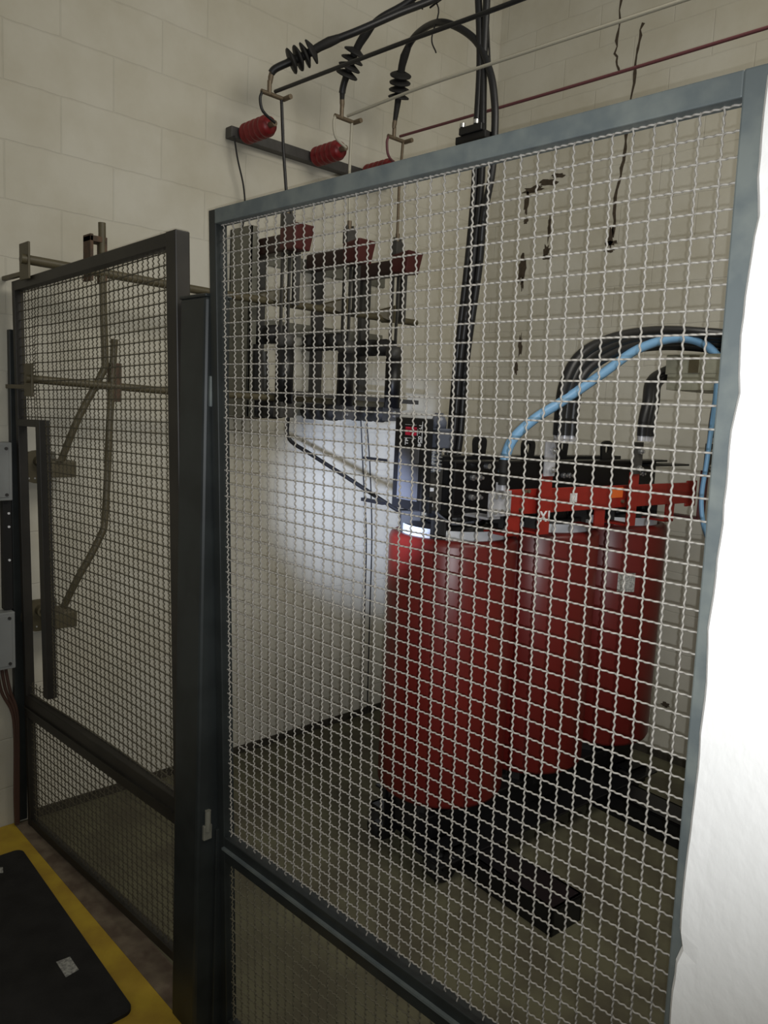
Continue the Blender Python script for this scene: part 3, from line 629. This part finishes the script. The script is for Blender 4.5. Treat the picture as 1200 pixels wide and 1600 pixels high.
for u, z in ((0.035, 1.362), (0.05, 1.425), (0.07, 1.425), (0.62, 1.37)): MB().lathe([(0, 0), (0.007, 0), (0.007, 0.008), (0, 0.008)], TT(BW+0.004, u, z), V3, 8, False).build('bar_bolt', M['bronze'], nb)
tbox('sticker', (BW+0.004, 0.300, 1.376), (BW+0.0055, 0.340, 1.410), M['white'], 0, nb)['label'] = 'small white square sticker'
tbox('sticker', (BW+0.004, 0.545, 1.385), (BW+0.0055, 0.620, 1.425), M['orange'], 0, nb)['label'] = 'orange sticker'
for u, c in ((1.095, M['redpaint']),): tbox('end_flag', (BW-0.004, 1.08, 1.33), (BW+0.004, 1.16, 1.44), c, 0.008, nb)
# coil data sticker
o3 = TT(0, SPC*2, 0)
cst = MB(); n = 6
for i in range(n):
    a0 = math.radians(-44+3*i); a1 = math.radians(-44+3*(i+1)); r_ = CR+0.0012
    q = [TT(r_*math.cos(a), 2*SPC+r_*math.sin(a), z) for a, z in ((a0, 0.97), (a1, 0.97), (a1, 1.05), (a0, 1.05))]
    cst.add(q, [(0, 1, 2, 3)], True)
cst.build('coil_sticker', M['paper'], tr)['label'] = 'pale data sticker on the farthest coil'
# high voltage terminals on the left side
for k in range(3):
    for z in (1.10, 0.46):
        MB().lathe([(0, 0), (0.028, 0), (0.024, 0.05), (0.012, 0.055), (0.012, 0.075), (0, 0.075)], TT(-CR+0.004, SPC*k, z), -V3, 16).build('high_voltage_terminal', M['redins'], tr)
MB().bar(TT(-0.315, 0, 1.10), TT(-0.315, SPC*2, 1.10), 0.02, 0.006).build('delta_bar', M['cable'], tr)
# black terminal arms at the near end
for z in (1.50, 1.35):
    MB().box((-0.215, -0.27, z-0.006), (-0.09, -0.255, z+0.006), T).build('terminal_arm', M['black'], tr)

# temperature monitor at the near end
tm = thing('temperature_monitor', TT(0.07, -0.30, 1.36), 'black control unit with red display and grey plate on the transformer near end', 'control unit')
MB().box((-0.012, -0.292, 1.352), (0.138, -0.252, 1.655), T).build('housing', M['black'], tm, 0.004)
MB().box((-0.030, -0.262, 1.345), (0.145, -0.245, 1.40), T).build('mounting_plate', M['black'], tm, 0.002)
FU = -0.2935
MB().box((0.045, FU, 1.598), (0.100, -0.291, 1.625), T).build('display', M['lcd'], tm)
MB().box((0.016, FU-0.001, 1.382), (0.118, -0.291, 1.555), T).build('face_plate', M['plate'], tm, 0.001)
for a in ((0.040, 1.588, 0.098, 1.5892), (0.128, 1.575, 0.1292, 1.645), (0.105, 1.598, 0.106, 1.62), (0.042, 1.632, 0.098, 1.6328)):
    MB().box((a[0], FU, a[1]), (a[2], -0.291, a[3]), T).build('printed_line', M['white'], tm)
# upright lettering read from the side
for sx, s_, z, sz in ((0.060, 'TP', 1.565, 0.020), (0.125, 'BC0', 1.562, 0.020), (0.125, 'T-L1', 1.605, 0.016)):
    text_mesh(s_, sz, 'printed_marks', M['white'], tm, TT(sx, FU, z), (0, 0, 1), -V3)
def TR(p): return T((p[0]-0.085, p[1], p[2]))
def TS(a, b, c): return T((a-0.085, b, c))
fn = thing('fan_relay', TS(0.19, -0.24, 1.40), 'grey relay block and wrapped wiring beside the black control unit', 'relay')
MB().box((0.160, -0.235, 1.560), (0.235, -0.175, 1.625), TR).build('block', M['pvc'], fn, 0.004)
MB().lathe([(0, 0), (0.026, 0), (0.028, 0.02), (0.014, 0.05), (0, 0.05)], TS(0.195, -0.205, 1.625), (0, 0, 1), 18).build('dome', M['pvc'], fn)
MB().tube(smooth_path([TS(0.19, -0.21, 1.565), TS(0.185, -0.215, 1.52), TS(0.19, -0.21, 1.48)]), 0.026, 14).build('wrapped_loom', M['pvc'], fn)
sp_ = []
for i in range(60): 
    a = i*0.75; sp_.append(TS(0.188+0.027*math.cos(a), -0.212+0.027*math.sin(a), 1.565-0.0014*i))
MB().tube(sp_, 0.0022, 5).build('spiral_wrap', M['grey'], fn)
MB().box((0.172, -0.235, 1.345), (0.18, -0.16, 1.49), TR).box((0.180, -0.237, 1.43), (0.184, -0.2355, 1.49), TR).build('bracket', M['darkgrey'], fn)
for z in (1.415, 1.362): MB().box((0.168, -0.242, z), (0.212, -0.225, z+0.012), TR).build('terminal_strip', M['whitering'], fn, 0.002)
MB().tube(smooth_path([TS(0.20, -0.20, 1.34), TS(0.25, -0.17, 1.31), TS(0.28, -0.10, 1.315), TS(0.27, -0.03, 1.33)]), 0.005, 6).build('loom_wire', M['pvc'], fn)

# ------------------------------------------------------------------ low voltage cables
ty = thing('cable_tray', TT(0.6, 0.85, 1.80), 'zinc coloured cable tray end at the right, behind the fence upright', 'cable tray')
MB().box((0.312, 0.80, 1.812), (1.5, 0.806, 1.87), T).box((0.312, 0.80, 1.806), (1.5, 1.10, 1.812), T).box((0.312, 1.094, 1.812), (1.5, 1.10, 1.94), T).box((0.302, 0.80, 1.865), (1.5, 0.806, 1.940), T).build('channel', M['tray'], ty, 0.001)
MB().box((0.40, 0.796, 1.870), (0.44, 0.80, 1.935), T).build('splice_plate', M['olive'], ty)
s = MB().tube([TT(0.515, 0.80, 1.828), TT(0.515, 0.794, 1.828)], 0.006, 8); s.build('bolt', M['bolt'], ty)
def lv(pts, r, m, lab, lugpos=None, grp=None):
    t = thing('power_cable', pts[0], lab, 'cable', grp)
    MB().tube(smooth_path(pts, 8), r, 14).build('sheath', m, t)
    a = Vector(pts[0]); b = Vector(pts[1]); d = (a-b).normalized()
    MB().tube([a-d*0.006, a+d*0.020], r*0.82, 12).build('lug', M['silver'], t)
    return t
g1 = 'black cables rising from the X1 bar'
LAB1 = ('black cable rising from the X1 bar, outermost of its arch', 'black cable rising from the X1 bar, second of its arch', 'black cable rising from the X1 bar, inside the arch', 'black cable behind the X1 bar, hugging the inside of the arch')
for i, (dw, du, h) in enumerate(((0.345, 0.128, 0.0), (0.345, 0.160, -0.012), (0.350, 0.192, -0.028), (0.285, 0.225, -0.04))):
    lv([TT(dw, du, 1.62), TT(dw, du, 1.70), TT(dw, du+0.015, 1.80), TT(dw, du+0.09, 1.895+h), TT(dw+0.005, du+0.26, 1.965+h), TT(dw+0.03, du+0.46, 2.005+h), TT(dw+0.10, du+0.63, 2.015+h), TT(dw+0.24, 0.86+0.03*i, 1.995+h), TT(dw+0.42, 0.90+0.03*i, 1.90), TT(dw+0.8, 0.90+0.03*i, 1.85)],
       0.0195, M['cable'], LAB1[i], grp=g1)
for k, (u, dh, nm) in enumerate(((0.655, 0, 'second'), (1.165, 0.03, 'third'))):
    for i in range(3):
        uu = u-0.026+0.026*i
        if k == 0:
            pts = [TT(0.335, uu, 1.625), TT(0.335, uu, 1.68), TT(0.325, uu+0.03, 1.75), TT(0.285, uu+0.10, 1.83), TT(0.27, 0.83+0.04*i, 1.875), TT(0.31, 0.87+0.05*i, 1.89), TT(0.45, 0.89+0.05*i, 1.87), TT(1.0, 0.90+0.05*i, 1.84)]
        else:
            pts = [TT(0.335, uu, 1.625), TT(0.335, uu, 1.70), TT(0.345, uu, 1.80), TT(0.38, uu-0.02, 1.92), TT(0.46, 1.08-0.03*i, 1.97), TT(0.58, 1.02-0.03*i, 1.93), TT(0.75, 1.0-0.03*i, 1.88), TT(1.0, 1.0-0.03*i, 1.875)]
        lv(pts, 0.0185, M['cable'], '%s black cable curving from the %s busbar terminal up to the tray' % (('left', 'middle', 'right')[i], nm), grp='black cables from the %s terminal' % nm)
lv([TT(BW+0.025, -0.082, 1.455), TT(BW+0.025, -0.082, 1.52), TT(0.31, -0.06, 1.60), TT(0.33, 0.02, 1.672), TT(0.36, 0.12, 1.735), TT(0.375, 0.30, 1.835), TT(0.38, 0.48, 1.93), TT(0.40, 0.66, 1.985), TT(0.44, 0.78, 1.985), TT(0.48, 0.84, 1.94), TT(0.52, 0.88, 1.86), TT(0.60, 0.90, 1.83)], 0.0165, M['blue'],
   'light blue cable arching from the silver terminal plate to the tray')
MB_ = MB().box((BW+0.012, -0.100, 1.41), (BW+0.020, -0.064, 1.46), T)
bl = [o for o in bpy.data.objects if o.get('label', '').startswith('light blue cable arching')][0]
MB_.build('lug_palm', M['silver'], bl, 0.001)
MB().tube([TT(BW+0.025, -0.082, 1.452), TT(BW+0.025, -0.082, 1.535)], 0.0185, 12).build('shrink_sleeve', M['blackmat'], bl)
tag(MB().tube(smooth_path([TT(0.52, 0.795, 1.83), TT(0.523, 0.79, 1.75), TT(0.515, 0.79, 1.55), TT(0.51, 0.79, 1.38), TT(0.56, 0.79, 1.24), TT(0.70, 0.79, 1.10)]), 0.009, 10).build('blue_cable', M['blue']),
    'thin light blue cable hanging straight down beside the fence upright', 'cable')
